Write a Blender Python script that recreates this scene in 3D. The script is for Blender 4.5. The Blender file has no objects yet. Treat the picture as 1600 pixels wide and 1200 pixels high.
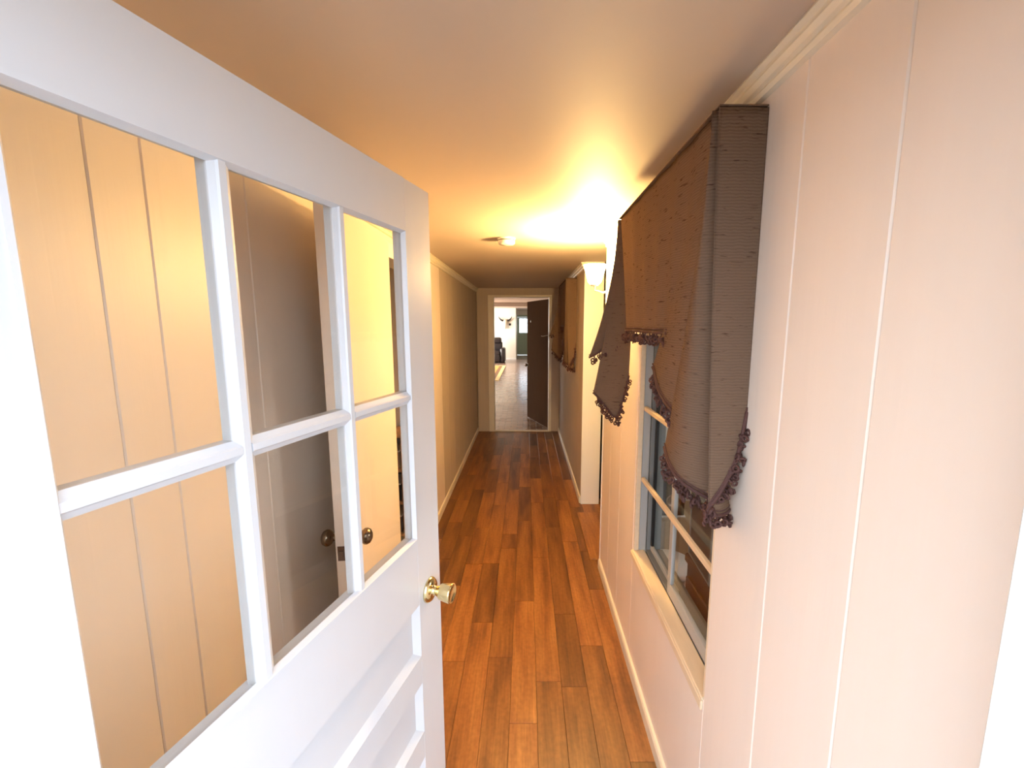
import bpy, bmesh, math, random
from mathutils import Vector, Matrix
random.seed(7)
scene = bpy.context.scene
COL = scene.collection

# ------------------------------------------------------------------ camera
cam_d = bpy.data.cameras.new('camera')
cam = bpy.data.objects.new('camera', cam_d); COL.objects.link(cam)
cam_d.sensor_width = 36.0
cam_d.lens = 667/1600*36
cam_d.shift_x = -22/1600
cam_d.clip_start = 0.02
cam.location = (0, 0, 1.70)
cam.rotation_euler = (math.pi/2 - math.atan(94/667), 0, 0)
scene.camera = cam

# ------------------------------------------------------------------ sky, fill lights, exposure
w = bpy.data.worlds.new('sky'); scene.world = w; w.use_nodes = True
bg = w.node_tree.nodes['Background']
bg.inputs[0].default_value = (0.80, 0.89, 1.0, 1)
bg.inputs[1].default_value = 4.1
vs = scene.view_settings
vs.view_transform = 'Standard'; vs.look = 'None'; vs.gamma = 1.0; vs.use_curve_mapping = False
vs.exposure = 0.55

def area(name, loc, rot, sx, sy, energy, col):
    d = bpy.data.lights.new(name, 'AREA'); d.shape = 'RECTANGLE'; d.size = sx; d.size_y = sy
    d.energy = energy; d.color = col
    o = bpy.data.objects.new(name, d); COL.objects.link(o); o.location = loc; o.rotation_euler = rot
    return o
# added fill lights just outside unseen openings of the far room and side room
area('far_room_fill', (-4.25, 17.0, 1.45), (0, -math.pi/2, 0), 1.4, 5.0, 460, (1.0, 0.92, 0.80))
area('side_room_fill', (2.85, 1.5, 1.5), (0, math.pi/2, 0), 0.5, 0.6, 16, (1.0, 0.93, 0.85))

# ------------------------------------------------------------------ materials
def new_mat(name):
    m = bpy.data.materials.new(name); m.use_nodes = True
    return m, m.node_tree, m.node_tree.nodes['Principled BSDF']

def paint(name, col, rough=0.45, var=0.04, bump=0.06, scale=(9, 9, 9), fine=True, metallic=0, spec=0.5, dist=0.004):
    m, nt, b = new_mat(name)
    tc = nt.nodes.new('ShaderNodeTexCoord'); mp = nt.nodes.new('ShaderNodeMapping')
    mp.inputs['Scale'].default_value = scale
    nz = nt.nodes.new('ShaderNodeTexNoise'); nz.inputs['Scale'].default_value = 1.0; nz.inputs['Detail'].default_value = 5
    nt.links.new(tc.outputs['Object'], mp.inputs[0]); nt.links.new(mp.outputs[0], nz.inputs['Vector'])
    rmp = nt.nodes.new('ShaderNodeMix'); rmp.data_type = 'RGBA'
    rmp.inputs[6].default_value = tuple(c*(1-var) for c in col) + (1,)
    rmp.inputs[7].default_value = tuple(min(1, c*(1+var)) for c in col) + (1,)
    nt.links.new(nz.outputs['Fac'], rmp.inputs[0]); nt.links.new(rmp.outputs[2], b.inputs['Base Color'])
    b.inputs['Roughness'].default_value = rough; b.inputs['Metallic'].default_value = metallic
    b.inputs['Specular IOR Level'].default_value = spec
    if bump:
        bp = nt.nodes.new('ShaderNodeBump'); bp.inputs['Strength'].default_value = bump; bp.inputs['Distance'].default_value = dist
        nt.links.new(nz.outputs['Fac'], bp.inputs['Height']); nt.links.new(bp.outputs[0], b.inputs['Normal'])
    return m

M = {}
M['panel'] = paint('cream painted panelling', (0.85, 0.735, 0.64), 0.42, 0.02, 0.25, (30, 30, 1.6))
M['tan_panel'] = paint('darker tan panelling', (0.55, 0.465, 0.385), 0.75, 0.09, 0.25, (34, 34, 1.4), spec=0.0)  # darker tan tone for the boards past the side opening and the end wall
M['plaster'] = paint('ceiling paint', (0.58, 0.485, 0.41), 0.6, 0.015, 0.05, (14, 14, 14))
M['wall'] = paint('plain wall paint', (0.76, 0.72, 0.64), 0.6, 0.02, 0.05)
M['white'] = paint('white gloss trim', (0.84, 0.83, 0.81), 0.32, 0.015, 0.08, (18, 18, 5))
M['doorwhite'] = paint('white door paint', (0.62, 0.63, 0.665), 0.30, 0.015, 0.12, (26, 26, 6))
M['cream_trim'] = paint('cream trim', (0.80, 0.73, 0.60), 0.4, 0.05, 0.15, (20, 20, 20))
M['brass'] = paint('polished brass', (0.83, 0.68, 0.36), 0.16, 0.03, 0.0, metallic=1)
M['oldbrass'] = paint('tarnished brass', (0.22, 0.16, 0.11), 0.25, 0.1, 0.0, metallic=1)
M['rubbed'] = paint('worn latch metal', (0.17, 0.11, 0.09), 0.4, 0.4, 0.1, (200, 200, 200), metallic=0.8)
M['alu'] = paint('aluminium window frame', (0.42, 0.41, 0.39), 0.4, 0.06, 0.05)
M['greyrev'] = paint('grey painted reveal', (0.19, 0.195, 0.19), 0.55, 0.06, 0.05)
M['barwood'] = paint('pale varnished wood bar', (0.74, 0.58, 0.39), 0.4, 0.12, 0.1, (60, 6, 60))
M['sillwood'] = paint('pale painted sill', (0.78, 0.63, 0.44), 0.45, 0.08, 0.2, (60, 8, 60))
M['darkdoor'] = paint('dark brown door paint', (0.15, 0.088, 0.055), 0.7, 0.1, 0.08, (20, 20, 3), spec=0.0)
M['black'] = paint('black plastic', (0.012, 0.011, 0.011), 0.35, 0.1, 0)
M['leather'] = paint('black leather', (0.018, 0.014, 0.016), 0.38, 0.2, 0.2, (30, 30, 30))
M['brown'] = paint('brown stained wood', (0.085, 0.045, 0.032), 0.45, 0.25, 0.1, (6, 40, 40))
M['midbrown'] = paint('mid brown wood', (0.33, 0.17, 0.09), 0.45, 0.25, 0.1, (40, 6, 40))
M['card'] = paint('brown cardboard', (0.42, 0.30, 0.19), 0.8, 0.08, 0.1, (40, 40, 40))
M['plastic'] = paint('white plastic', (0.78, 0.77, 0.74), 0.4, 0.02, 0)
M['green'] = paint('sage green door paint', (0.36, 0.46, 0.36), 0.45, 0.08, 0.1)
M['horn'] = paint('dark horn', (0.02, 0.017, 0.015), 0.35, 0.2, 0)
M['bone'] = paint('weathered bone', (0.72, 0.60, 0.45), 0.7, 0.2, 0.2)
M['rug'] = paint('orange rug pile', (0.62, 0.27, 0.06), 0.9, 0.25, 0.3, (9, 9, 9))
M['rugb'] = paint('pale gold rug border', (0.80, 0.55, 0.24), 0.9, 0.15, 0.3, (9, 9, 9))
M['rugd'] = paint('brown rug line', (0.20, 0.09, 0.03), 0.9, 0.15, 0.3)
M['grout'] = paint('brick joint mortar', (0.10, 0.08, 0.07), 0.85, 0.2, 0.2, (40, 40, 40))
M['subfloor'] = paint('dark plank joint', (0.06, 0.03, 0.018), 0.8, 0.2, 0)
M['concrete'] = paint('porch concrete', (0.22, 0.21, 0.20), 0.9, 0.1, 0.2)
M['siding'] = paint('outside wall paint', (0.7, 0.7, 0.68), 0.7, 0.04, 0.1)
M['slate'] = paint('chalk-smeared dark board', (0.055, 0.052, 0.052), 0.5, 0.6, 0.05, (16, 16, 22))
M['trimmaroon'] = paint('maroon braid', (0.085, 0.033, 0.027), 0.75, 0.3, 0.4, (300, 300, 300))

def fabric_mat():
    m, nt, b = new_mat('ribbed brown silk'); L = nt.links.new
    tc = nt.nodes.new('ShaderNodeTexCoord')
    wv = nt.nodes.new('ShaderNodeTexWave'); wv.bands_direction = 'Z'; wv.inputs['Scale'].default_value = 46
    wv.inputs['Distortion'].default_value = 3.0; wv.inputs['Detail'].default_value = 2; wv.inputs['Detail Scale'].default_value = 1.2
    L(tc.outputs['Object'], wv.inputs['Vector'])
    mp = nt.nodes.new('ShaderNodeMapping'); mp.inputs['Scale'].default_value = (26, 26, 150); L(tc.outputs['Object'], mp.inputs[0])
    sl = nt.nodes.new('ShaderNodeTexNoise'); sl.inputs['Scale'].default_value = 1; sl.inputs['Detail'].default_value = 3; L(mp.outputs[0], sl.inputs['Vector'])
    cr = nt.nodes.new('ShaderNodeValToRGB'); cr.color_ramp.elements[0].position = 0.62; cr.color_ramp.elements[1].position = 0.72
    cr.color_ramp.elements[0].color = (0.185, 0.120, 0.082, 1); cr.color_ramp.elements[1].color = (0.085, 0.047, 0.033, 1)
    L(sl.outputs['Fac'], cr.inputs[0])
    mx = nt.nodes.new('ShaderNodeMix'); mx.data_type = 'RGBA'; mx.blend_type = 'MULTIPLY'; mx.inputs[0].default_value = 0.15
    L(cr.outputs[0], mx.inputs[6]); L(wv.outputs['Color'], mx.inputs[7]); L(mx.outputs[2], b.inputs['Base Color'])
    bp = nt.nodes.new('ShaderNodeBump'); bp.inputs['Strength'].default_value = 0.32; bp.inputs['Distance'].default_value = 0.002
    L(wv.outputs['Fac'], bp.inputs['Height']); L(bp.outputs[0], b.inputs['Normal'])
    b.inputs['Roughness'].default_value = 0.75; b.inputs['Specular IOR Level'].default_value = 0.0
    return m
M['fabric'] = fabric_mat()

def plank_mat():
    m, nt, b = new_mat('hand-scraped laminate plank'); L = nt.links.new
    tc = nt.nodes.new('ShaderNodeTexCoord'); oi = nt.nodes.new('ShaderNodeObjectInfo')
    def noise(scale, det=4):
        mp = nt.nodes.new('ShaderNodeMapping'); mp.inputs['Scale'].default_value = scale
        ad = nt.nodes.new('ShaderNodeVectorMath'); ad.operation = 'ADD'
        sc = nt.nodes.new('ShaderNodeVectorMath'); sc.operation = 'SCALE'; sc.inputs['Scale'].default_value = 37.0
        cb = nt.nodes.new('ShaderNodeCombineXYZ'); L(oi.outputs['Random'], cb.inputs[0]); L(oi.outputs['Random'], cb.inputs[1])
        L(cb.outputs[0], sc.inputs[0]); L(tc.outputs['Object'], ad.inputs[0]); L(sc.outputs[0], ad.inputs[1])
        L(ad.outputs[0], mp.inputs[0])
        n = nt.nodes.new('ShaderNodeTexNoise'); n.inputs['Scale'].default_value = 1; n.inputs['Detail'].default_value = det
        L(mp.outputs[0], n.inputs['Vector']); return n
    n1 = noise((13, 1.6, 1)); n2 = noise((110, 5, 1)); n3 = noise((60, 45, 1))
    cr = nt.nodes.new('ShaderNodeValToRGB'); e = cr.color_ramp.elements
    e[0].position = 0.33; e[0].color = (0.135, 0.050, 0.018, 1); e[1].position = 0.72; e[1].color = (0.34, 0.15, 0.043, 1)
    k = e.new(0.48); k.color = (0.23, 0.090, 0.027, 1)
    L(n1.outputs['Fac'], cr.inputs[0])
    def mul(a, fac_src, lo, hi):
        mr = nt.nodes.new('ShaderNodeMapRange'); mr.inputs[1].default_value = 0.25; mr.inputs[2].default_value = 0.75
        mr.inputs[3].default_value = lo; mr.inputs[4].default_value = hi; L(fac_src, mr.inputs[0])
        vm = nt.nodes.new('ShaderNodeVectorMath'); vm.operation = 'SCALE'; L(a, vm.inputs[0]); L(mr.outputs[0], vm.inputs['Scale'])
        return vm.outputs[0]
    c = mul(cr.outputs[0], n2.outputs['Fac'], 0.78, 1.2)
    c = mul(c, n3.outputs['Fac'], 0.82, 1.15)
    mr = nt.nodes.new('ShaderNodeMapRange'); mr.inputs[3].default_value = 0.55; mr.inputs[4].default_value = 1.30
    L(oi.outputs['Random'], mr.inputs[0])
    vm = nt.nodes.new('ShaderNodeVectorMath'); vm.operation = 'SCALE'; L(c, vm.inputs[0]); L(mr.outputs[0], vm.inputs['Scale'])
    L(vm.outputs[0], b.inputs['Base Color'])
    b.inputs['Roughness'].default_value = 0.42
    bp = nt.nodes.new('ShaderNodeBump'); bp.inputs['Strength'].default_value = 0.15; bp.inputs['Distance'].default_value = 0.002
    L(n2.outputs['Fac'], bp.inputs['Height']); L(bp.outputs[0], b.inputs['Normal'])
    return m
M['plank'] = plank_mat()

def brick_mat():
    m, nt, b = new_mat('waxed floor brick'); L = nt.links.new
    oi = nt.nodes.new('ShaderNodeObjectInfo'); tc = nt.nodes.new('ShaderNodeTexCoord')
    nz = nt.nodes.new('ShaderNodeTexNoise'); nz.inputs['Scale'].default_value = 22; L(tc.outputs['Object'], nz.inputs['Vector'])
    ad = nt.nodes.new('ShaderNodeMath'); ad.operation = 'ADD'; L(oi.outputs['Random'], ad.inputs[0]); L(nz.outputs['Fac'], ad.inputs[1])
    cr = nt.nodes.new('ShaderNodeValToRGB'); e = cr.color_ramp.elements
    e[0].position = 0.3; e[0].color = (0.20, 0.115, 0.085, 1); e[1].position = 1.0; e[1].color = (0.38, 0.26, 0.20, 1)
    L(ad.outputs[0], cr.inputs[0]); L(cr.outputs[0], b.inputs['Base Color'])
    b.inputs['Roughness'].default_value = 0.22
    return m
M['brick'] = brick_mat()

def brickfloor_mat():
    m, nt, b = new_mat('far brick paving'); L = nt.links.new
    tc = nt.nodes.new('ShaderNodeTexCoord')
    br = nt.nodes.new('ShaderNodeTexBrick'); br.inputs['Scale'].default_value = 1.0
    br.inputs['Brick Width'].default_value = 0.21; br.inputs['Row Height'].default_value = 0.105; br.inputs['Mortar Size'].default_value = 0.005
    br.inputs['Color1'].default_value = (0.23, 0.14, 0.105, 1); br.inputs['Color2'].default_value = (0.36, 0.25, 0.19, 1); br.inputs['Mortar'].default_value = (0.12, 0.09, 0.075, 1)
    L(tc.outputs['Object'], br.inputs['Vector']); L(br.outputs['Color'], b.inputs['Base Color'])
    b.inputs['Roughness'].default_value = 0.2
    bp = nt.nodes.new('ShaderNodeBump'); bp.inputs['Strength'].default_value = 0.25; bp.inputs['Distance'].default_value = 0.003; bp.invert = True
    L(br.outputs['Fac'], bp.inputs['Height']); L(bp.outputs[0], b.inputs['Normal'])
    return m
M['brickfloor'] = brickfloor_mat()

def glass_mat():
    m = bpy.data.materials.new('window glass'); m.use_nodes = True; nt = m.node_tree; nt.nodes.clear(); L = nt.links.new
    out = nt.nodes.new('ShaderNodeOutputMaterial'); tr = nt.nodes.new('ShaderNodeBsdfTransparent'); gl = nt.nodes.new('ShaderNodeBsdfGlossy')
    tr.inputs[0].default_value = (0.95, 0.96, 0.955, 1); gl.inputs['Roughness'].default_value = 0.0; gl.inputs[0].default_value = (1, 1, 1, 1)
    # Schlick reflectance of a thin pane, the same from both sides
    ge = nt.nodes.new('ShaderNodeNewGeometry'); dt = nt.nodes.new('ShaderNodeVectorMath'); dt.operation = 'DOT_PRODUCT'
    L(ge.outputs['Incoming'], dt.inputs[0]); L(ge.outputs['Normal'], dt.inputs[1])
    def mth(op, a, b=None):
        n_ = nt.nodes.new('ShaderNodeMath'); n_.operation = op
        for k_, v_ in enumerate((a, b)):
            if v_ is None: continue
            if isinstance(v_, (int, float)): n_.inputs[k_].default_value = v_
            else: L(v_, n_.inputs[k_])
        return n_.outputs[0]
    sch = mth('ADD', mth('MULTIPLY', mth('POWER', mth('SUBTRACT', 1.0, mth('ABSOLUTE', dt.outputs['Value'])), 5.0), 0.55), 0.022)
    mx = nt.nodes.new('ShaderNodeMixShader'); L(sch, mx.inputs[0]); L(tr.outputs[0], mx.inputs[1]); L(gl.outputs[0], mx.inputs[2]); L(mx.outputs[0], out.inputs[0])
    return m
M['glass'] = glass_mat()

def shade_mat():
    m = bpy.data.materials.new('lit frosted lamp glass'); m.use_nodes = True; nt = m.node_tree; nt.nodes.clear(); L = nt.links.new
    out = nt.nodes.new('ShaderNodeOutputMaterial'); tr = nt.nodes.new('ShaderNodeBsdfTransparent'); em = nt.nodes.new('ShaderNodeEmission')
    em.inputs[0].default_value = (1, 0.78, 0.50, 1); em.inputs[1].default_value = 30
    mx = nt.nodes.new('ShaderNodeMixShader'); mx.inputs[0].default_value = 0.45
    L(tr.outputs[0], mx.inputs[1]); L(em.outputs[0], mx.inputs[2]); L(mx.outputs[0], out.inputs[0])
    return m
M['shade'] = shade_mat()

# ------------------------------------------------------------------ helpers
def link(name, me, m, parent=None):
    if m is not None:
        me.materials.append(M[m])
    o = bpy.data.objects.new(name, me); COL.objects.link(o)
    if parent is not None: o.parent = parent
    return o
def finish(bm, name, smooth=False):
    bmesh.ops.recalc_face_normals(bm, faces=bm.faces)
    me = bpy.data.meshes.new(name); bm.to_mesh(me); bm.free()
    if smooth:
        for p in me.polygons: p.use_smooth = True
    return me
def bbox(bm, x0, x1, y0, y1, z0, z1, bev=0):
    r = bmesh.ops.create_cube(bm, size=1)
    vs_ = r['verts']
    for v in vs_:
        v.co = Vector((x0+(v.co.x+.5)*(x1-x0), y0+(v.co.y+.5)*(y1-y0), z0+(v.co.z+.5)*(z1-z0)))
    if bev:
        es = list({e for v in vs_ for e in v.link_edges})
        bmesh.ops.bevel(bm, geom=es, offset=bev, segments=1, affect='EDGES', profile=0.5)
def boxes(name, m, lst, parent=None, bev=0):
    bm = bmesh.new()
    for b in lst: bbox(bm, *b, bev=bev)
    return link(name, finish(bm, name), m, parent)
def box(name, m, b, parent=None, bev=0): return boxes(name, m, [b], parent, bev)
def tag(o, label, cat, group=None, kind=None):
    o['label'] = label
    if cat: o['category'] = cat
    if group: o['group'] = group
    if kind: o['kind'] = kind
    return o
def struct(o, label, cat): return tag(o, label, cat, kind='structure')
def empty(name, loc, rz=0):
    o = bpy.data.objects.new(name, None); COL.objects.link(o); o.location = loc; o.rotation_euler = (0, 0, rz); o.empty_display_size = 0.1
    return o
def lathe(name, m, prof, parent=None, seg=28, axis='Z', at=(0, 0, 0), smooth=True):
    bm = bmesh.new(); rings = []
    for r, h in prof:
        ring = []
        for i in range(seg):
            a = 2*math.pi*i/seg; c, s = r*math.cos(a), r*math.sin(a)
            p = {'Z': (c, s, h), 'X': (h, c, s), 'Y': (c, h, s)}[axis]
            ring.append(bm.verts.new(Vector(p)+Vector(at)))
        rings.append(ring)
    for a, b in zip(rings, rings[1:]):
        for i in range(seg):
            bm.faces.new((a[i], a[(i+1) % seg], b[(i+1) % seg], b[i]))
    if prof[0][0] > 1e-5: bm.faces.new(rings[0])
    if prof[-1][0] > 1e-5: bm.faces.new(rings[-1])
    bmesh.ops.remove_doubles(bm, verts=bm.verts, dist=1e-6)
    return link(name, finish(bm, name, smooth), m, parent)
def tube_bm(bm, pts, rad, seg=8, cap=True):
    pts = [Vector(p) for p in pts]; rings = []
    for i, p in enumerate(pts):
        t = (pts[min(i+1, len(pts)-1)]-pts[max(i-1, 0)]).normalized()
        u = t.orthogonal().normalized() if i == 0 else (pu - t*pu.dot(t)).normalized()
        pu = u; v = t.cross(u)
        r = rad[i] if isinstance(rad, (list, tuple)) else rad
        rings.append([bm.verts.new(p+(u*math.cos(2*math.pi*k/seg)+v*math.sin(2*math.pi*k/seg))*r) for k in range(seg)])
    for a, b in zip(rings, rings[1:]):
        for k in range(seg): bm.faces.new((a[k], a[(k+1) % seg], b[(k+1) % seg], b[k]))
    if cap: bm.faces.new(rings[0]); bm.faces.new(rings[-1])
def tube(name, m, pts, rad, parent=None, seg=8):
    bm = bmesh.new(); tube_bm(bm, pts, rad, seg)
    return link(name, finish(bm, name, True), m, parent)
def prism_y(name, m, prof, y0, y1, parent=None):
    "extrude an (x,z) outline along y"
    bm = bmesh.new()
    a = [bm.verts.new((x, y0, z)) for x, z in prof]; b = [bm.verts.new((x, y1, z)) for x, z in prof]
    n = len(prof)
    for i in range(n): bm.faces.new((a[i], a[(i+1) % n], b[(i+1) % n], b[i]))
    bm.faces.new(a); bm.faces.new(b)
    return link(name, finish(bm, name), m, parent)
def panel(m, xf, xb, y0, y1, z0, z1, parent, ch=0.0028, gap=0.0005):
    "one vertical board, front face at xf, V-edges towards the room"
    s = 1 if xb > xf else -1
    prof = [(xb, y0+gap), (xf+s*ch, y0+gap), (xf, y0+gap+ch), (xf, y1-gap-ch), (xf+s*ch, y1-gap), (xb, y1-gap)]
    bm = bmesh.new()
    a = [bm.verts.new((x, y, z0)) for x, y in prof]; b = [bm.verts.new((x, y, z1)) for x, y in prof]; n = len(prof)
    for i in range(n): bm.faces.new((a[i], a[(i+1) % n], b[(i+1) % n], b[i]))
    bm.faces.new(a); bm.faces.new(b)
    return link('panel', finish(bm, 'panel'), m, parent)

ZC = 2.24           # hallway ceiling
XR, XL = 0.52, -0.767
YF = 6.65           # far doorway wall
# ------------------------------------------------------------------ structure
struct(box('ground', 'concrete', (-40, 40, -40, 60, -0.30, -0.06)), 'grey concrete ground outside the house', 'ground')
struct(box('porch_floor', 'concrete', (-4, 4, -4, 0.13, -0.06, -0.015)), 'concrete porch slab before the open door', 'floor')
fl = struct(box('floor', 'subfloor', (-0.79, 2.7, 0.13, 6.72, -0.06, -0.010)), 'reddish brown wood plank floor of the hallway', 'floor')
struct(box('floor_left_room', 'midbrown', (-3.2, -0.79, 0.13, 6.72, -0.06, 0.0)), 'brown floor of the room behind the flat door', 'floor')
ceil = struct(box('ceiling', 'plaster', (-3.3, 2.8, 0.13, 6.72, ZC, ZC+0.12)), 'warm lit flat hallway ceiling', 'ceiling')

# planks ------------------------------------------------------------
x0p = 0.048; pw = 0.12
joints = {-3: [2.24, 2.85], -2: [1.98, 3.06, 3.28], -1: [2.43, 3.52], 0: [1.83, 2.93, 3.9], 1: [2.31, 3.40],
          2: [2.06, 3.16], 3: [1.45, 2.55]}
random.seed(11)
for c in range(-7, 5):
    xa, xb = x0p+c*pw, x0p+(c+1)*pw
    if c == 4: xb = 0.72
    xa = max(xa, -0.765)
    if xb <= xa+0.01: continue
    js = list(joints.get(c, []))
    y = js[0] if js else 1.5+random.random()*0.6
    if not js: js = [y]
    ys = [js[0]]
    while ys[0] > 0.2: ys.insert(0, ys[0]-random.uniform(0.5, 0.95))
    ys = ys + js[1:]
    while ys[-1] < 6.66: ys.append(ys[-1]+random.uniform(0.45, 1.0))
    for a, b in zip(ys, ys[1:]):
        a, b = max(a, 0.135), min(b, 6.66)
        if b-a < 0.02: continue
        box('plank', 'plank', (xa+0.0006, xb-0.0006, a+0.0006, b-0.0006, -0.010, random.uniform(-0.0006, 0)), fl, bev=0.0008)

# right wall with its window opening --------------------------------
WY0, WY1, WZ0, WZ1 = 1.11, 1.95, 0.607, 2.02
wr = struct(boxes('wall_right', 'wall', [(0.532, 0.645, 0.345, WY0, 0, ZC), (0.532, 0.645, WY0, WY1, 0, WZ0-0.004), (0.532, 0.645, WY0, WY1, WZ1, ZC), (0.532, 0.645, WY1, 2.81, 0, ZC)]),
            'cream boarded hallway wall with the curtained window', 'wall')
for a, b in ((0.345, 0.634), (0.634, 0.857), (0.857, WY0), (WY1, 2.27), (2.27, 2.54), (2.54, 2.81)):
    panel('panel', XR, 0.534, a, b, 0, ZC, wr)
panel('panel', XR, 0.534, WY0, WY1, 0, WZ0, wr, ch=0.001, gap=0); panel('panel', XR, 0.534, WY0, WY1, WZ1, ZC, wr, ch=0.001, gap=0)
tm = struct(box('trim_1', 'white', (0.516, 0.65, 2.802, 2.822, 0, ZC), bev=0.002), 'white end board of the wall beside the side opening', 'trim')
# far part of the right wall
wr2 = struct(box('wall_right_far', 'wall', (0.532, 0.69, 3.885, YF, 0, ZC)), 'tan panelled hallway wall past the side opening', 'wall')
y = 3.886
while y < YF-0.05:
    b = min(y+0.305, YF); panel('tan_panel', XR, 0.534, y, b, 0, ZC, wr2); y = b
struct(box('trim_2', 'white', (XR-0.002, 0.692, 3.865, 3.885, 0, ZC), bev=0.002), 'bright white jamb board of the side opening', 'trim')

# left wall ----------------------------------------------------------
DY0, DY1, DZ = 2.20, 3.34, 2.08
wl = struct(boxes('wall_left', 'wall', [(-0.88, XL-0.012, 0.13, DY0, 0, ZC), (-0.88, XL-0.012, DY0, DY1, DZ, ZC), (-0.88, XL-0.012, DY1, YF, 0, ZC)]),
            'cream boarded hallway wall behind the glazed door', 'wall')
for a, b in ((0.26, 0.52), (0.52, 0.79), (0.79, 0.905), (0.905, 1.225), (1.225, 1.78), (1.78, DY0), (DY1, 3.86)):
    panel('panel', XL, XL-0.014, a, b, 0, ZC, wl)
panel('panel', XL, XL-0.014, DY0, DY1, DZ, ZC, wl)
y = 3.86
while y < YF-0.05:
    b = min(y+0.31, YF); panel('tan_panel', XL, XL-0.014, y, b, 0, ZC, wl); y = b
cs = struct(boxes('trim_3', 'white', [(-0.89, XL+0.016, DY0-0.008, DY0+0.018, 0, DZ), (-0.89, XL+0.016, DY1-0.018, DY1+0.07, 0, DZ), (-0.89, XL+0.016, DY0-0.008, DY1+0.07, DZ-0.018, DZ+0.06)], bev=0.002),
            'white casing of the doorway in the left wall', 'trim')

# far wall and doorway ----------------------------------------------
FX0, FX1, FZ = -0.51, 0.365, 2.115
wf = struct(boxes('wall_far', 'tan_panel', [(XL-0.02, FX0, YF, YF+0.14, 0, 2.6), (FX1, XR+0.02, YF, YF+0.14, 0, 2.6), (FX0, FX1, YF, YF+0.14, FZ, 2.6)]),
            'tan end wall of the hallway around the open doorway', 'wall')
struct(boxes('trim_4', 'cream_trim', [(FX0-0.075, FX0+0.012, YF-0.018, YF+0.145, 0, FZ), (FX1-0.012, FX1+0.03, YF-0.012, YF+0.145, 0, FZ), (FX0-0.075, FX1+0.03, YF-0.012, YF+0.145, FZ-0.012, FZ+0.02)], bev=0.002),
       'cream casing of the doorway at the hallway end', 'trim')
struct(box('trim_5', 'cream_trim', (FX0, FX1, YF-0.02, YF+0.06, -0.01, 0.012), bev=0.003), 'pale threshold strip on the floor of the far doorway', 'trim')

# front wall with the entrance, camera stands just outside it --------
struct(boxes('wall_front', 'siding', [(-5, -0.545, 0.10, 0.255, -0.06, 3.0), (0.445, 5, 0.10, 0.335, -0.06, 3.0), (-0.545, 0.445, 0.10, 0.255, 2.09, 3.0)]),
       'outside wall around the open entrance', 'wall')
struct(boxes('trim_6', 'white', [(0.42, 0.52, 0.10, 0.345, -0.01, 2.07), (-0.56, 0.445, 0.10, 0.27, 2.06, 2.10)], bev=0.003), 'white jamb of the entrance the glazed door hangs in', 'trim')

# mouldings ----------------------------------------------------------
def crown(name, x, s, y0, y1, label, m='cream_trim'):
    pr = [(0, 0), (0.030, 0), (0.034, -0.008), (0.024, -0.014), (0.024, -0.018), (0.027, -0.026), (0.020, -0.036), (0.013, -0.040), (0.016, -0.047), (0.012, -0.056), (0, -0.058)]
    return struct(prism_y(name, m, [(x+s*a, ZC+b) for a, b in pr], y0, y1), label, 'trim')
crown('trim_7', XR, -1, 0.345, 2.81, 'stepped crown moulding above the curtained window')
crown('trim_8', XR, -1, 3.885, YF, 'crown moulding above the far valance')
crown('trim_9', XL, 1, 0.26, YF, 'crown moulding along the wall behind the glazed door')
def base(name, x, s, y0, y1, label):
    pr = [(0, 0), (0.015, 0), (0.015, 0.055), (0.010, 0.065), (0, 0.065)]
    return struct(prism_y(name, 'cream_trim', [(x+s*a, b) for a, b in pr], y0, y1), label, 'trim')
base('baseboard_right', XR, -1, 0.345, 2.80, 'chipped cream baseboard under the curtained window')
base('baseboard_right_far', XR, -1, 3.89, YF, 'low cream baseboard past the side opening')
base('baseboard_left', XL, 1, 3.415, YF, 'low cream baseboard along the wall past the left doorway')
base('baseboard_left_near', XL, 1, 0.26, 2.19, 'cream baseboard behind the glazed door')

# raised threshold board in the side opening
struct(box('trim_10', 'plank', (0.462, 0.70, 2.89, 3.66, 0.0, 0.014), bev=0.003), 'raised brown threshold board lying in the side opening', 'trim')

# side room behind the window, utility space behind the opening, left room
struct(boxes('wall_side_room', 'wall', [(0.645, 2.7, 2.75, 2.81, 0, ZC), (2.6, 2.7, 0.335, 1.2, 0, ZC), (2.6, 2.7, 1.8, 2.81, 0, ZC), (2.6, 2.7, 1.2, 1.8, 0, 1.3), (2.6, 2.7, 1.2, 1.8, 1.8, ZC), (2.6, 2.7, 2.81, 6.72, 0, ZC), (0.69, 2.6, 5.2, 5.3, 0, ZC)]),
       'plain walls of the side rooms', 'wall')  # outer wall opening added out of view to brighten the side room
struct(box('floor_side_room', 'brown', (0.722, 2.7, 0.34, 6.7, -0.01, 0.002)), 'dark brown floor of the side rooms', 'floor')
struct(boxes('wall_left_room', 'wall', [(-3.3, -3.2, 0.13, 6.72, 0, ZC), (-3.3, -0.88, 3.44, 3.52, 0, ZC), (-3.3, -0.88, 0.255, 0.3, 0, ZC)]), 'pale walls of the room behind the flat door', 'wall')

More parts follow.
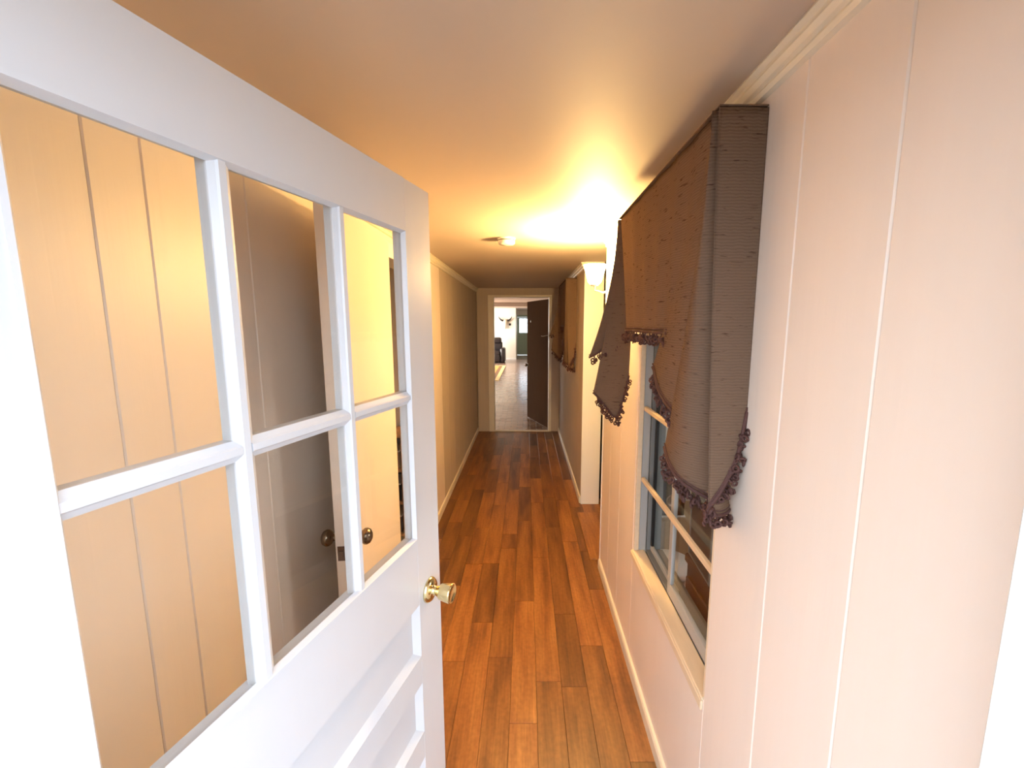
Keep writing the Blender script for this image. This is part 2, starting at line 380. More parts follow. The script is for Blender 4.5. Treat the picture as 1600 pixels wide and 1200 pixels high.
# far long room ------------------------------------------------------
struct(box('floor_far_room', 'grout', (-4.2, 3.2, YF+0.06, 24.5, -0.06, -0.006)), 'glossy brick floor of the long far room', 'floor')
ff = [o for o in COL.objects if o.name == 'floor_far_room'][0]
bmb = bmesh.new(); bbox(bmb, -0.1015, 0.1015, -0.049, 0.049, -0.006, 0.0, bev=0.0025); brick_me = finish(bmb, 'brick'); brick_me.materials.append(M['brick'])
n = 0
for r in range(23):
    yy = YF+0.115+r*0.105
    for k in range(-5, 3):
        xx = k*0.21 + (0.105 if r % 2 else 0) + 0.06
        if xx < -0.95 or xx > 0.45: continue
        o = bpy.data.objects.new('brick', brick_me); COL.objects.link(o); o.parent = ff
        o.location = (xx, yy, random.uniform(-0.001, 0.0006)); n += 1
yb = YF+0.115+22.5*0.105
bmf = bmesh.new(); bbox(bmf, -4.2, 3.2, yb, 24.5, -0.006, 0.0); bbox(bmf, -4.2, -0.95-0.1, YF+0.14, yb, -0.006, 0.0); bbox(bmf, 0.6, 3.2, YF+0.14, yb, -0.006, 0.0)
pv = link('far_paving', finish(bmf, 'far_paving'), 'brickfloor', ff); pv['kind'] = 'stuff'
struct(boxes('ceiling_far_room', 'plaster', [(-4.3, 3.3, YF+0.10, 24.6, 2.44, 2.56)]), 'ceiling of the long far room', 'ceiling')
struct(box('trim_11', 'plaster', (-4.2, 3.2, 15.2, 15.5, 2.30, 2.44), bev=0.01), 'ceiling beam across the long far room', 'trim')
struct(boxes('wall_far_room_left', 'wall', [(-4.2, -4.08, YF, 9, 0, 2.44), (-4.2, -4.08, 11, 14.5, 0, 2.44), (-4.2, -4.08, 19.5, 24.5, 0, 2.44), (-4.2, -4.08, 9, 11, 0, 0.75), (-4.2, -4.08, 14.5, 19.5, 0, 0.75), (-4.2, -4.08, 9, 11, 2.15, 2.44), (-4.2, -4.08, 14.5, 19.5, 2.15, 2.44)]),
       'white wall of the far room with openings added to let light in', 'wall')  # window openings added out of view to light the far room
struct(boxes('wall_far_room_right', 'wall', [(3.1, 3.2, YF, 24.5, 0, 2.44), (0.52, 3.2, YF, YF+0.12, 0, 2.6), (-4.2, -0.76, YF, YF+0.12, 0, 2.6)]), 'walls closing the long far room', 'wall')
struct(boxes('wall_far_room_end', 'wall', [(-4.1, -0.49, 20.5, 20.65, 0, 2.44), (-0.62, -0.49, 20.65, 23.5, 0, 2.44), (1.4, 3.1, 20.5, 20.65, 0, 2.44), (1.4, 1.5, 20.65, 23.5, 0, 2.44), (-0.62, -0.60, 23.5, 23.62, 0, 2.44), (0.47, 1.5, 23.5, 23.62, 0, 2.44), (-0.6, 0.47, 23.5, 23.62, 2.17, 2.44)]),
       'white end wall of the far room with the skull mount', 'wall')
struct(box('baseboard_far', 'white', (-4.08, -0.47, 20.485, 20.5, 0, 0.08)), 'white baseboard of the far end wall', 'trim')

# ------------------------------------------------------------------ door_1: white glazed door, nearest
hx, hy = -0.25-0.905*0.263, 1.15-0.905*0.9648
ang = math.atan2(0.9648, 0.263)
d1 = empty('door_1', (hx, hy, 0), ang)
struct(d1, 'white half-glazed door with six panes and brass knob, swung open', 'door')
# local: x along the door from hinge 0..0.905, visible face at y=0, body at y>0 (0..0.044)
T = 0.035; W = 0.905; LG, RG = 0.12, 0.785     # glass limits
Z0, Z1, ZM = 1.148, 1.916, 1.521
def dbox(name, b, parent=d1, m='doorwhite', bev=0.0015): return box(name, m, b, parent, bev)
dbox('stile', (0, LG, 0, T, 0.012, 2.032)); dbox('stile', (RG, W, 0, T, 0.012, 2.032))
dbox('rail', (LG, RG, 0, T, Z1, 2.032), bev=0)
dbox('rail', (LG, RG, 0, T, 0.965, Z0), bev=0)
pz = [(0.815, 0.965), (0.585, 0.735), (0.355, 0.505), (0.125, 0.275)]
for (a, b), (c, d) in zip(pz, pz[1:]): dbox('rail', (LG, RG, 0, T, d, a), bev=0)
dbox('rail', (LG, RG, 0, T, 0.012, 0.125), bev=0)
def field(x0, x1, z0, z1, parent):
    "recessed panel with a sloping moulded border"
    bm = bmesh.new(); e = 0.018; dpt = 0.014
    o = [bm.verts.new(p) for p in ((x0, 0.0005, z0), (x1, 0.0005, z0), (x1, 0.0005, z1), (x0, 0.0005, z1))]
    i = [bm.verts.new(p) for p in ((x0+e, dpt, z0+e), (x1-e, dpt, z0+e), (x1-e, dpt, z1-e), (x0+e, dpt, z1-e))]
    k = [bm.verts.new((v.co.x, T-0.004, v.co.z)) for v in o]
    for a in range(4):
        b = (a+1) % 4
        bm.faces.new((o[a], o[b], i[b], i[a])); bm.faces.new((o[a], o[b], k[b], k[a]))
    bm.faces.new(i); bm.faces.new(k)
    return link('door_panel', finish(bm, 'door_panel'), 'doorwhite', parent)
for a, b in pz: field(LG, RG, a, b, d1)
# muntins: T-shaped bars; two upright, one across
xs = [LG, 0.332, 0.565, RG]
mw = 0.013
def vbar(x, z0, z1):
    bm = bmesh.new()
    pr = [(-mw*1.2, 0.008), (-mw*0.6, 0.003), (-mw*0.4, 0.0), (mw*0.4, 0.0), (mw*0.6, 0.003), (mw*1.2, 0.008), (mw*1.2, 0.027), (mw*0.4, T), (-mw*0.4, T), (-mw*1.2, 0.027)]
    a = [bm.verts.new((x+p, q, z0)) for p, q in pr]; b = [bm.verts.new((x+p, q, z1)) for p, q in pr]; n_ = len(pr)
    for i in range(n_): bm.faces.new((a[i], a[(i+1) % n_], b[(i+1) % n_], b[i]))
    bm.faces.new(a); bm.faces.new(b); return link('muntin', finish(bm, 'muntin'), 'doorwhite', d1)
def hbar(z, x0, x1):
    bm = bmesh.new()
    pr = [(-mw*1.2, 0.008), (-mw*0.6, 0.003), (-mw*0.4, 0.0), (mw*0.4, 0.0), (mw*0.6, 0.003), (mw*1.2, 0.008), (mw*1.2, 0.027), (mw*0.4, T), (-mw*0.4, T), (-mw*1.2, 0.027)]
    a = [bm.verts.new((x0, q, z+p)) for p, q in pr]; b = [bm.verts.new((x1, q, z+p)) for p, q in pr]; n_ = len(pr)
    for i in range(n_): bm.faces.new((a[i], a[(i+1) % n_], b[(i+1) % n_], b[i]))
    bm.faces.new(a); bm.faces.new(b); return link('muntin', finish(bm, 'muntin'), 'doorwhite', d1)
for x in xs[1:3]: vbar(x, Z0, Z1)
for a, b in zip(xs, xs[1:]): hbar(ZM, a+(0.008 if a > LG else 0), b-(0.008 if b < RG else 0))
# beads round the glazed area, mitred slopes in front of the glass
def bead(x0, x1, z0, z1):
    bm = bmesh.new(); e = 0.012
    o = [bm.verts.new(p) for p in ((x0, -0.002, z0), (x1, -0.002, z0), (x1, -0.002, z1), (x0, -0.002, z1))]
    o2 = [bm.verts.new(p) for p in ((x0+e*.5, -0.002, z0+e*.5), (x1-e*.5, -0.002, z0+e*.5), (x1-e*.5, -0.002, z1-e*.5), (x0+e*.5, -0.002, z1-e*.5))]
    i = [bm.verts.new((v.co.x+(e*.5 if v.co.x < (x0+x1)/2 else -e*.5), 0.008, v.co.z+(e*.5 if v.co.z < (z0+z1)/2 else -e*.5))) for v in o2]
    k = [bm.verts.new((v.co.x, 0.010, v.co.z)) for v in o]
    for a in range(4):
        b = (a+1) % 4
        bm.faces.new((o[a], o[b], o2[b], o2[a])); bm.faces.new((o2[a], o2[b], i[b], i[a])); bm.faces.new((o[a], o[b], k[b], k[a])); bm.faces.new((i[a], i[b], k[b], k[a]))
    return link('glazing_bead', finish(bm, 'glazing_bead'), 'doorwhite', d1)
bead(LG-0.004, RG+0.004, Z0-0.004, Z1+0.004)
for a, b in zip(xs, xs[1:]):
    for c, d in ((Z0, ZM), (ZM, Z1)):
        box('pane', 'glass', (a+0.006, b-0.006, 0.0105, 0.0115, c+0.006, d-0.006), d1)
# knob: axis points out of the visible face = local -y
def knob_prof(sgn): return [(0.0001, 0), (0.034, 0), (0.034, 0.004), (0.029, 0.010), (0.020, 0.012), (0.0135, 0.014), (0.012, 0.024), (0.016, 0.030), (0.021, 0.036), (0.024, 0.052), (0.0265, 0.066), (0.0265, 0.069), (0.024, 0.070), (0.022, 0.068), (0.0001, 0.0675)]
kx, kz = W-0.066, 0.975
lathe('knob', 'brass', [(r, -h) for r, h in knob_prof(1)], d1, 32, 'Y', (kx, -0.0002, kz))
lathe('knob', 'brass', [(r, h) for r, h in knob_prof(1)], d1, 32, 'Y', (kx, T+0.0002, kz))
box('latch_plate', 'brass', (W-0.0002, W+0.0015, 0.006, 0.029, kz-0.028, kz+0.028), d1)
for hz in (0.25, 1.05, 1.8): lathe('hinge', 'oldbrass', [(0.006, hz-0.045), (0.006, hz+0.045)], d1, 12, 'Z', (-0.004, -0.004, 0))

# ------------------------------------------------------------------ door_2: flat door lying open along the left wall
fe = Vector((-0.582, 1.30)); he = Vector((-0.672, 2.155)); dv = fe-he; w2 = dv.length
d2 = empty('door_2', (he.x, he.y, 0), math.atan2(dv.y, dv.x))
struct(d2, 'plain flat cream door folded back along the left wall, dark knobs', 'door')
# local x from hinge to free edge (pointing to camera), right-hand room face: local +y side faces +X world
t2 = 0.036
box('slab', 'panel', (0, w2, -t2, 0, 0.015, 2.09), d2, 0.0015)
kp = [(0.0001, 0), (0.028, 0), (0.028, 0.005), (0.012, 0.009), (0.011, 0.026), (0.020, 0.031), (0.027, 0.040), (0.028, 0.048), (0.023, 0.058), (0.012, 0.064), (0.0001, 0.065)]
lathe('knob', 'oldbrass', kp, d2, 24, 'Y', (w2-0.062, 0.0002, 0.985))
lathe('knob', 'oldbrass', [(r, -h) for r, h in kp], d2, 24, 'Y', (w2-0.062, -t2-0.0002, 0.985))
lp = box('latch_plate', 'rubbed', (w2-0.0003, w2+0.0012, -t2+0.006, -0.006, 0.935, 0.985), d2)
box('latch_bolt', 'rubbed', (w2+0.001, w2+0.007, -t2+0.012, -0.012, 0.952, 0.970), lp)
for hz in (0.25, 1.9): lathe('hinge', 'oldbrass', [(0.006, hz-0.045), (0.006, hz+0.045)], d2, 12, 'Z', (-0.006, -t2, 0))

# ------------------------------------------------------------------ door_3: dark brown door open into the far room
d3p = Vector((0.350, YF+0.15)); d3e = Vector((0.020, 7.70)); dv = d3e-d3p
d3 = empty('door_3', (d3p.x, d3p.y, 0), math.atan2(dv.y, dv.x))
struct(d3, 'dark brown flat door standing open into the far room', 'door')
box('slab', 'darkdoor', (0, dv.length, -0.036, 0.0, 0.015, 2.085), d3, 0.002)
lathe('peephole', 'plastic', [(0.0001, 0), (0.018, 0), (0.018, 0.004), (0.0001, 0.006)], d3, 16, 'Y', (dv.length-0.18, 0.0, 1.74))
lathe('knob', 'oldbrass', kp, d3, 20, 'Y', (dv.length-0.065, 0.0002, 0.97))
lathe('knob', 'oldbrass', [(r, -h) for r, h in kp], d3, 20, 'Y', (dv.length-0.065, -0.0362, 0.97))
hk = empty('hook_latch', (FX1-0.013, YF-0.01, 1.52)); tag(hk, 'small pale metal hook latch on the far door casing', 'latch')
box('plate', 'plastic', (-0.004, 0, -0.015, 0.05, -0.05, 0.05), hk, 0.001)
tube('hook', 'plastic', [(-0.004, 0.01, 0), (-0.03, 0.01, 0.002), (-0.09, 0.015, -0.01), (-0.12, 0.015, -0.006)], 0.004, hk)

# ------------------------------------------------------------------ window_1 (behind the valance)
w1 = empty('window_1', (0.575, WY0, WZ0)); struct(w1, 'sliding metal window with two pale wooden crossbars under the near valance', 'window')
def wpart(name, m, b, bev=0.0015, parent=w1):
    l = parent.location if parent is w1 else w1.location
    return box(name, m, (b[0]-l.x, b[1]-l.x, b[2]-l.y, b[3]-l.y, b[4]-l.z, b[5]-l.z), parent, bev)
wpart('sill', 'sillwood', (0.515, 0.575, WY0+0.001, WY1-0.001, WZ0-0.004, WZ0+0.006), 0.003)
wpart('apron', 'sillwood', (0.512, 0.5205, WY0+0.0, WY1+0.01, WZ0-0.035, WZ0-0.004), 0.003)
wpart('stop', 'barwood', (0.522, 0.545, WY1-0.014, WY1-0.0005, WZ0+0.006, WZ1-0.001))
wpart('stop', 'sillwood', (0.522, 0.545, WY0+0.0005, WY0+0.012, WZ0+0.006, WZ1-0.001))
wpart('reveal', 'alu', (0.546, 0.580, WY1-0.010, WY1-0.0005, WZ0+0.006, WZ1-0.001))
wpart('reveal', 'greyrev', (0.582, 0.650, WY1-0.016, WY1-0.0005, WZ0, WZ1))
wpart('reveal', 'greyrev', (0.582, 0.650, WY0+0.0005, WY0+0.012, WZ0, WZ1))
wpart('head', 'sillwood', (0.522, 0.66, WY0+0.012, WY1-0.016, WZ1-0.03, WZ1-0.001))
wpart('outer_sill', 'greyrev', (0.578, 0.660, WY0+0.012, WY1-0.016, WZ0-0.003, WZ0+0.012))
# far sash (outer track) and near sash (inner track)
wpart('sash_rail', 'alu', (0.600, 0.614, 1.58, WY1-0.016, WZ0+0.012, WZ0+0.035)); wpart('sash_rail', 'alu', (0.600, 0.614, 1.58, WY1-0.016, WZ1-0.06, WZ1-0.03))
wpart('sash_stile', 'black', (0.600, 0.614, WY1-0.032, WY1-0.016, WZ0+0.035, WZ1-0.06))
wpart('sash_stile', 'alu', (0.576, 0.592, 1.58, 1.612, WZ0+0.006, WZ1-0.03))
wpart('sash_rail', 'alu', (0.576, 0.592, WY0+0.012, 1.58, WZ0+0.008, WZ0+0.060)); wpart('sash_rail', 'alu', (0.576, 0.592, WY0+0.012, 1.58, WZ1-0.07, WZ1-0.03))
wpart('sash_stile', 'alu', (0.576, 0.592, WY0+0.012, WY0+0.036, WZ0+0.060, WZ1-0.07))
wpart('pane', 'glass', (0.606, 0.608, 1.59, WY1-0.030, WZ0+0.033, WZ1-0.058), 0)
wpart('pane', 'glass', (0.583, 0.585, WY0+0.034, 1.582, WZ0+0.058, WZ1-0.068), 0)
for z in (0.972, 1.312, 1.655): wpart('crossbar', 'barwood', (0.546, 0.562, WY0+0.012, WY1-0.011, z-0.011, z+0.011), 0.003)

# ------------------------------------------------------------------ window valances
def lerp(a, b, t): return a+(b-a)*t
def sheet(name, cols, parent, org, power=1.0, nrow=30, sub=5, fold=0.0, nf=0, thick=0.0022):
    "cols: list of ((tx,ty,tz),(bx,by,bz)); smooth interpolation between them; returns object and bottom hem"
    T_ = [Vector(c[0]) for c in cols]; B_ = [Vector(c[1]) for c in cols]
    def cat(P, u):
        i = min(int(u), len(P)-2); f = u-i
        p0 = P[max(i-1, 0)]; p1 = P[i]; p2 = P[i+1]; p3 = P[min(i+2, len(P)-1)]
        return 0.5*((2*p1)+(p2-p0)*f+(2*p0-5*p1+4*p2-p3)*f*f+(3*p1-p0-3*p2+p3)*f**3)
    nc = (len(cols)-1)*sub+1
    bm = bmesh.new(); g = []; hem = []
    for r in range(nrow+1):
        t = r/nrow; row = []
        for c in range(nc):
            u = c/sub
            a, b = cat(T_, u), cat(B_, u)
            k = t**power
            p = Vector((lerp(a.x, b.x, k), lerp(a.y, b.y, k), lerp(a.z, b.z, t)))
            if fold: p.x += fold*(0.25+0.75*t)*math.sin(2*math.pi*nf*c/(nc-1)+0.9*math.sin(5*c/(nc-1)))
            row.append(bm.verts.new(p-org))
            if r == nrow: hem.append(p)
        g.append(row)
    for r in range(nrow):
        for c in range(nc-1): bm.faces.new((g[r][c], g[r][c+1], g[r+1][c+1], g[r+1][c]))
    bmesh.ops.recalc_face_normals(bm, faces=bm.faces)
    bmesh.ops.solidify(bm, geom=bm.faces[:], thickness=thick)
    return link(name, finish(bm, name, True), 'fabric', parent), hem

def tassel_mesh():
    bm = bmesh.new()
    rnd = random.Random(3)
    tube_bm(bm, [(0, 0, 0.002), (0, 0, -0.008)], 0.0018, 5)
    for k in range(5):
        a = 2*math.pi*k/5+0.3; z = -0.012-0.0045*(k % 3); R = 0.0045
        c = Vector((0.0052*math.cos(a), 0.0052*math.sin(a), z))
        ax = Vector((rnd.uniform(-1, 1), rnd.uniform(-1, 1), rnd.uniform(-.5, .5))).normalized(); u = ax.orthogonal().normalized(); v = ax.cross(u)
        tube_bm(bm, [c+(u*math.cos(q*math.pi/3.5)+v*math.sin(q*math.pi/3.5))*R for q in range(8)], 0.0022, 5)
    me = finish(bm, 'tassel', True); me.materials.append(M['trimmaroon']); return me
TASSEL = tassel_mesh()

def fringe(hem, parent, org, step=0.019, off=(0, 0, 0)):
    off = Vector(off)
    tube('braid', 'trimmaroon', [p-org+off for p in hem], 0.0055, parent, 6)
    tube('braid', 'trimmaroon', [p-org+off+Vector((0, 0, 0.011)) for p in hem], 0.003, parent, 5)
    acc = 0; last = hem[0]; k = 0
    for p in hem[1:]:
        d = (p-last).length
        n_ = 0
        while acc+d*(1) >= step:
            f = (step-acc)/d; q = last.lerp(p, f)
            o = bpy.data.objects.new('tassel', TASSEL); COL.objects.link(o); o.parent = parent
            o.location = q-org+off+Vector((0, 0, -0.003)); o.rotation_euler = (random.uniform(-.25, .25), random.uniform(-.25, .25), random.uniform(0, 6.28))
            s_ = random.uniform(1.3, 1.75); o.scale = (s_, s_, s_)
            last = q; d = (p-last).length; acc = 0
        acc += d; last = p

def valance(dy, label, group=None):
    org0 = Vector((0.52, 0.985, 2.16))
    root = empty('valance', org0+Vector((0, dy, 0))); tag(root, label, 'valance', group)
    org = org0; ZT = 2.158
    boxes('mounting_board', 'fabric', [(0.424-org.x, 0.518-org.x, 0.990-org.y, 1.975-org.y, 2.120-org.z, 2.160-org.z)], root, 0.004)
    boxes('top_cover', 'fabric', [(0.412-org.x, 0.519-org.x, 0.983-org.y, 1.985-org.y, 2.1605-org.z, 2.164-org.z)], root, 0.0015)
    # centre panel
    cols = [((0.421, lerp(0.995, 1.988, i/8), ZT), (lerp(0.428, 0.440, i/8), lerp(1.08, 1.885, i/8), 1.672)) for i in range(9)]
    o, h = sheet('centre_panel', cols, root, org, 1.0, 24, 8, 0.009, 6.3); fringe([p for p in h if p.y > 1.27], root, org, 0.024, (-0.003, 0, 0))
    # inner cascade layer
    cols = [((0.419, 0.992, ZT), (0.428, 1.10, 1.42)), ((0.417, 1.0, ZT), (0.422, 1.215, 1.458)), ((0.416, 1.01, ZT), (0.412, 1.32, 1.505)), ((0.417, 1.02, ZT), (0.415, 1.412, 1.558))]
    o, h = sheet('inner_cascade', cols, root, org, 1.25, 30, 8, 0.007, 1.5); fringe(h, root, org, 0.027)
    # outer cascade round the near corner
    cols = [((0.5195, 0.985, ZT), (0.5195, 0.985, 1.495)), ((0.49, 0.984, ZT), (0.502, 0.984, 1.380)), ((0.45, 0.983, ZT), (0.470, 0.984, 1.300)), ((0.413, 0.984, ZT), (0.442, 0.985, 1.250)), ((0.424, 0.987, ZT), (0.476, 0.992, 1.236)),
            ((0.430, 0.992, ZT), (0.512, 1.025, 1.236)), ((0.424, 0.997, ZT), (0.488, 1.048, 1.245)), ((0.408, 1.000, ZT), (0.424, 1.10, 1.275)), ((0.405, 1.0, ZT), (0.406, 1.16, 1.303)), ((0.410, 1.008, ZT), (0.414, 1.238, 1.335))]
    o, h = sheet('outer_cascade', cols, root, org, 1.45, 34, 6); fringe(h, root, org, 0.029)
    # far cascade, two layers flaring into the hall
    cols = [((0.412, 1.988, ZT), (0.325, 2.042, 1.370)), ((0.43, 1.990, ZT), (0.385, 2.050, 1.305)), ((0.45, 1.992, ZT), (0.443, 2.048, 1.248)), ((0.47, 1.992, ZT), (0.468, 2.042, 1.335)), ((0.49, 1.990, ZT), (0.490, 2.032, 1.455))]
    o, h = sheet('far_cascade', cols, root, org, 1.6, 30, 7, 0.003, 1.5); fringe(h, root, org, 0.029)
    cols = [((0.408, 1.984, ZT), (0.298, 2.024, 1.542)), ((0.44, 1.984, ZT), (0.365, 2.030, 1.578)), ((0.48, 1.984, ZT), (0.435, 2.030, 1.618)), ((0.5195, 1.980, ZT), (0.505, 2.010, 1.655))]
    o, h = sheet('far_cascade_top', cols, root, org, 1.9, 30, 8, 0.004, 1.2); fringe(h, root, org, 0.029)
    return root
valance(0.0, 'brown ribbed valance with maroon tassels over the near window, against the crown moulding', 'window valances')
valance(3.465, 'brown ribbed valance with maroon tassels past the side opening, beside the far doorway', 'window valances')

# ------------------------------------------------------------------ wall lamp behind the near valance
LX, LY, LZ = 0.445, 2.56, 1.985
sc = empty('wall_lamp', (XR, LY, 1.90)); tag(sc, 'lit wall lamp with white glass shade between valance and side opening', 'lamp')
lathe('backplate', 'white', [(0.0001, 0), (0.05, 0), (0.048, -0.008), (0.02, -0.016), (0.0001, -0.018)], sc, 24, 'X', (0, 0, 0))
tube('arm', 'white', [(-0.015, 0, 0), (-0.065, 0, -0.02), (-0.118, 0, -0.005), (-0.118, 0, 0.025)], 0.006, sc)
lathe('socket', 'white', [(0.0001, 0.02), (0.022, 0.02), (0.022, 0.05), (0.018, 0.052), (0.0001, 0.052)], sc, 20, 'Z', (-0.118, 0, 0))
lathe('lamp_shade', 'shade', [(0.026, 0.03), (0.040, 0.045), (0.050, 0.085), (0.066, 0.140), (0.064, 0.140), (0.048, 0.086), (0.038, 0.048), (0.026, 0.034)], sc, 32, 'Z', (-0.118, 0, 0))
ld = bpy.data.lights.new('bulb_light', 'POINT'); ld.energy = 190; ld.color = (1.0, 0.63, 0.21); ld.shadow_soft_size = 0.03
lo = bpy.data.objects.new('bulb_light', ld); COL.objects.link(lo); lo.parent = sc; lo.location = (-0.118, 0, 0.105)

# ------------------------------------------------------------------ smoke detector
sd = empty('smoke_detector', (-0.125, 2.82, ZC)); tag(sd, 'small white round smoke detector on the hallway ceiling', 'smoke detector')
lathe('base', 'plastic', [(0.0001, 0), (0.058, 0), (0.058, -0.008), (0.0001, -0.008)], sd, 32)
lathe('cover', 'plastic', [(0.052, -0.008), (0.055, -0.012), (0.054, -0.032), (0.046, -0.040), (0.0001, -0.042)], sd, 32)
lathe('vent_ring', 'black', [(0.0552, -0.013), (0.0556, -0.014), (0.0556, -0.016), (0.0552, -0.017)], sd, 32)

# ------------------------------------------------------------------ things behind the window
ch = empty('storage_chest', (0.925, 1.40, 0)); tag(ch, 'dark brown wooden chest below the board behind the window', 'chest')
box('body', 'brown', (-0.22, 0.22, -0.34, 0.34, 0.002, 0.67), ch, 0.004); box('lid', 'brown', (-0.23, 0.23, -0.35, 0.35, 0.672, 0.71), ch, 0.006)
for yy in (-0.17, 0.17):
    f_ = box('drawer', 'brown', (-0.232, -0.2205, yy-0.15, yy+0.15, 0.08, 0.62), ch, 0.004)
    lathe('knob', 'oldbrass', [(0.0001, -0.02), (0.014, -0.018), (0.014, -0.010), (0.006, -0.006), (0.006, 0)], f_, 14, 'X', (-0.232, yy, 0.42))
bd = empty('chalkboard', (0.710, 1.62, 0.711), math.radians(-3)); tag(bd, 'small chalk-smeared dark board standing on the brown chest', 'board')
box('slate', 'slate', (-0.006, 0.006, -0.112, 0.112, 0.008, 0.28), bd)
for nm, b in (('frame', (-0.010, 0.010, -0.112, 0.112, 0.28, 0.292)), ('frame', (-0.010, 0.010, -0.112, 0.112, 0.0, 0.008)), ('frame', (-0.010, 0.010, -0.124, -0.112, 0.0, 0.292)), ('frame', (-0.010, 0.010, 0.112, 0.124, 0.0, 0.292))):
    box(nm, 'greyrev', b, bd, 0.001)
st = empty('stool', (0.79, 2.20, 0)); tag(st, 'low round white stool behind the window', 'stool')
lathe('seat', 'plastic', [(0.0001, 0.355), (0.130, 0.355), (0.138, 0.370), (0.138, 0.390), (0.130, 0.400), (0.0001, 0.400)], st, 32)
for k in range(4):
    a = math.pi/4+k*math.pi/2
    tube('leg', 'plastic', [(0.09*math.cos(a), 0.09*math.sin(a), 0.355), (0.125*math.cos(a), 0.125*math.sin(a), 0.002)], 0.014, st)
cb = empty('cardboard_box', (0.98, 2.57, 0.002)); tag(cb, 'brown cardboard box against the wall behind the white stool', 'box')
box('carton', 'card', (-0.20, 0.24, -0.13, 0.15, 0, 0.52), cb, 0.003)
for a, b in ((-0.13, 0.009), (0.011, 0.15)): box('flap', 'card', (-0.20, 0.24, a, b, 0.521, 0.525), cb)
sp = empty('speaker', (0.90, 2.56, 0.527)); tag(sp, 'small black speaker on the cardboard box', 'speaker')
box('cabinet', 'black', (-0.07, 0.07, -0.08, 0.08, 0.008, 0.26), sp, 0.004)
lathe('cone', 'rubbed', [(0.0001, -0.075), (0.02, -0.073), (0.045, -0.084), (0.045, -0.0805)], sp, 20, 'Y', (0, 0, 0.10)); lathe('cone', 'rubbed', [(0.0001, -0.077), (0.018, -0.084), (0.018, -0.0805)], sp, 20, 'Y', (0, 0, 0.20))
box('foot', 'plastic', (-0.075, 0.075, -0.085, 0.085, 0, 0.008), sp)

# dark counter cabinet glimpsed in the side opening
ct = empty('counter_cabinet', (0.72, 3.98, 0.002)); tag(ct, 'black cabinet with pale worktop inside the side opening', 'cabinet')
box('body', 'black', (0, 0.6, 0, 0.5, 0, 0.84), ct, 0.003); box('worktop', 'plastic', (-0.012, 0.62, -0.015, 0.52, 0.841, 0.872), ct, 0.003)
box('door', 'black', (0.02, 0.58, -0.014, -0.0005, 0.08, 0.80), ct, 0.003)

# chest of shelves seen through the glazed door, inside the left doorway
sh = empty('shelf_unit', (-1.28, 3.27, 0)); tag(sh, 'low brown wooden shelf unit inside the left doorway', 'shelf')
box('side', 'midbrown', (-0.35, -0.33, -0.14, 0.14, 0.001, 0.87), sh); box('side', 'midbrown', (0.33, 0.35, -0.14, 0.14, 0.001, 0.87), sh)
for z in (0.06, 0.32, 0.58, 0.85): box('shelf', 'midbrown', (-0.329, 0.329, -0.14, 0.14, z, z+0.02), sh)
box('back', 'brown', (-0.35, 0.35, 0.141, 0.15, 0.001, 0.87), sh)
for k, (x, z, c, nm, lb) in enumerate(((0.20, 0.34, 'black', 'storage_bin', 'black storage bin on the middle shelf of the shelf unit'), (0.2, 0.60, 'card', 'storage_bin', 'tan storage bin on the upper shelf of the shelf unit'), (0.2, 0.08, 'brown', 'storage_bin', 'brown storage bin on the lowest shelf of the shelf unit'))):
    o = empty(nm, (-1.28+x, 3.25, z+0.0005)); tag(o, lb, 'bin', 'bins on the shelf unit')
    box('body', c, (-0.11, 0.11, -0.10, 0.10, 0, 0.13), o, 0.006); box('rim', 'plastic', (-0.115, 0.115, -0.105, 0.105, 0.131, 0.142), o, 0.003)

# ------------------------------------------------------------------ far room things
rc = empty('recliner', (-1.50, 19.0, 0)); tag(rc, 'black leather recliner beside the orange rug', 'armchair')
def rbox(name, b, parent=rc, m='leather', bev=0.05):
    bm = bmesh.new(); bbox(bm, *b)
    bmesh.ops.bevel(bm, geom=bm.edges[:], offset=bev, segments=3, affect='EDGES', profile=0.5)
    return link(name, finish(bm, name, True), m, parent)
rbox('base', (-0.50, 0.50, -0.40, 0.45, 0.02, 0.34)); rbox('arm', (0.36, 0.58, -0.45, 0.45, 0.0, 0.66), bev=0.09); rbox('arm', (-0.58, -0.36, -0.45, 0.45, 0.0, 0.66), bev=0.09)
rbox('seat_cushion', (-0.36, 0.36, -0.50, 0.25, 0.30, 0.52), bev=0.07); rbox('footrest', (-0.36, 0.36, -0.54, -0.44, 0.06, 0.36))
rbox('backrest', (-0.44, 0.44, 0.15, 0.45, 0.40, 0.92), bev=0.09); rbox('headrest', (-0.40, 0.40, 0.10, 0.42, 0.82, 1.10), bev=0.09)
rg = empty('rug', (-1.85, 15.2, 0)); tag(rg, 'orange rug with pale gold border on the brick floor', 'rug')
box('pile', 'rug', (-1.0, 0.78, -2.2, 2.0, 0.001, 0.012), rg); 
for b in ((0.90, 1.02, -2.45, 2.25), (-1.24, -1.12, -2.45, 2.25)): box('border', 'rugb', (b[0], b[1], b[2], b[3], 0.001, 0.013), rg)
for b in ((-1.12, 0.90, -2.45, -2.32), (-1.12, 0.90, 2.12, 2.25)): box('border', 'rugb', (b[0], b[1], b[2], b[3], 0.001, 0.013), rg)
box('line', 'rugd', (-1.119, 0.899, -2.319, 2.119, 0.001, 0.008), rg)
sk = empty('skull_mount', (-1.03, 20.49, 1.85)); tag(sk, 'pale cattle skull with dark curved horns hung on the far wall', 'skull')
lathe('skull', 'bone', [(0.0001, 0.06), (0.07, 0.05), (0.10, 0.0), (0.085, -0.10), (0.055, -0.22), (0.05, -0.32), (0.035, -0.38), (0.0001, -0.40)], sk, 18, 'Z', (0.05, -0.10, 0))
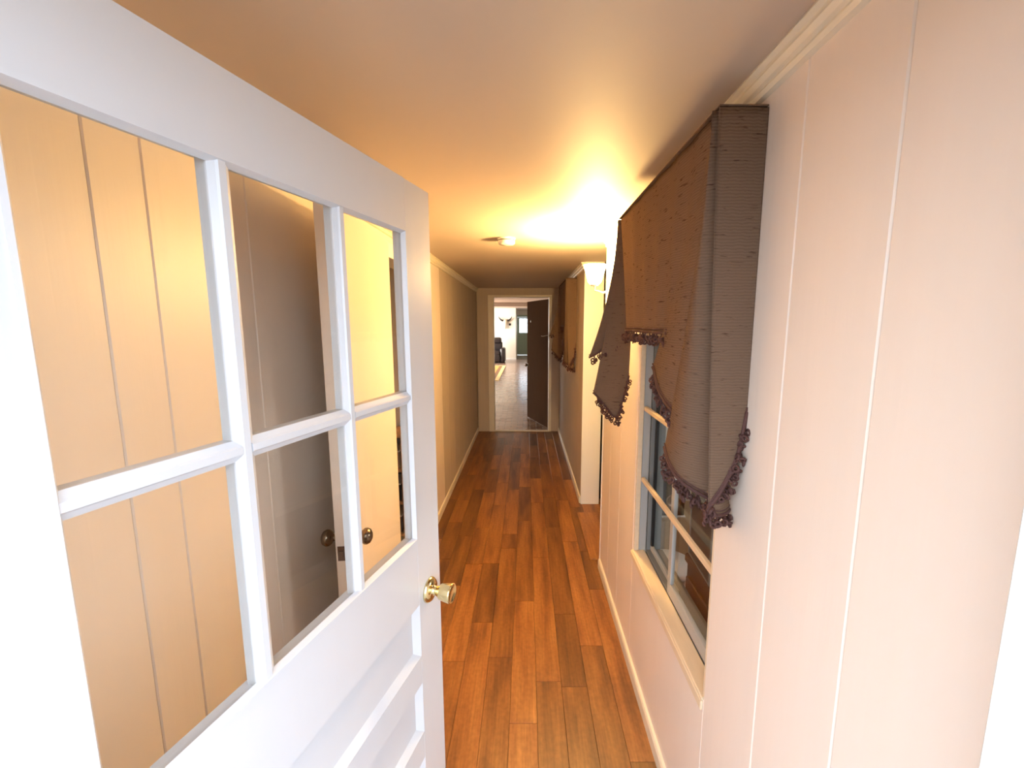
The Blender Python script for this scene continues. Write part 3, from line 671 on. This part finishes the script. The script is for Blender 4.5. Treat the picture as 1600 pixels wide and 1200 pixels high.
for s in (-1, 1): tube('horn', 'horn', [(0.05+s*0.07, -0.10, 0.0), (0.05+s*0.14, -0.10, 0.0), (0.05+s*0.22, -0.11, 0.05), (0.05+s*0.29, -0.12, 0.13), (0.05+s*0.31, -0.12, 0.20)], [0.045, 0.042, 0.034, 0.022, 0.006], sk, 10)
th = empty('thermostat', (-0.77, 20.499, 1.62)); tag(th, 'small dark wall control between skull and green door', 'thermostat')
box('body', 'black', (-0.05, 0.05, -0.03, 0, 0.0, 0.10), th, 0.004); box('plate', 'plastic', (-0.02, 0.10, -0.012, 0, -0.05, 0.06), th, 0.002)

d4 = empty('door_4', (-0.60, 23.54, 0)); struct(d4, 'sage green door with bright paned window at the far end', 'door')
for b in ((0.0, 0.09, -0.06, 0.06, 0, 2.17), (0.98, 1.07, -0.06, 0.06, 0, 2.17), (0.09, 0.98, -0.06, 0.06, 2.06, 2.17)): box('frame', 'green', b, d4)
for b in ((0.092, 0.23, -0.02, 0.025, 0.01, 2.055), (0.84, 0.978, -0.02, 0.025, 0.01, 2.055)): box('stile', 'green', b, d4, 0.002)
for b in ((0.23, 0.84, -0.02, 0.025, 1.98, 2.055), (0.23, 0.84, -0.02, 0.025, 1.10, 1.22), (0.23, 0.84, -0.02, 0.025, 0.01, 0.20)): box('rail', 'green', b, d4)
box('door_panel', 'green', (0.23, 0.84, -0.005, 0.015, 0.20, 1.10), d4)
for i in range(3):
    for j in range(3):
        box('pane', 'glass', (0.23+i*0.2033, 0.23+(i+1)*0.2033, 0.0, 0.004, 1.22+j*0.2533, 1.22+(j+1)*0.2533), d4)
for x in (0.433, 0.637): box('muntin', 'green', (x-0.008, x+0.008, -0.012, 0.014, 1.22, 1.98), d4)
for z in (1.473, 1.727): box('muntin', 'green', (0.23, 0.84, -0.010, 0.013, z-0.008, z+0.008), d4)
lathe('knob', 'brass', [(r, -h) for r, h in kp], d4, 16, 'Y', (0.90, -0.0202, 0.98))

cl = empty('ceiling_light', (-0.13, 11.2, 2.44)); tag(cl, 'small dark ceiling fixture just inside the far room', 'light fixture')
lathe('base', 'oldbrass', [(0.0001, 0), (0.09, 0), (0.09, -0.02), (0.0001, -0.02)], cl, 24); lathe('dome', 'rubbed', [(0.085, -0.02), (0.075, -0.05), (0.04, -0.075), (0.0001, -0.08)], cl, 24)
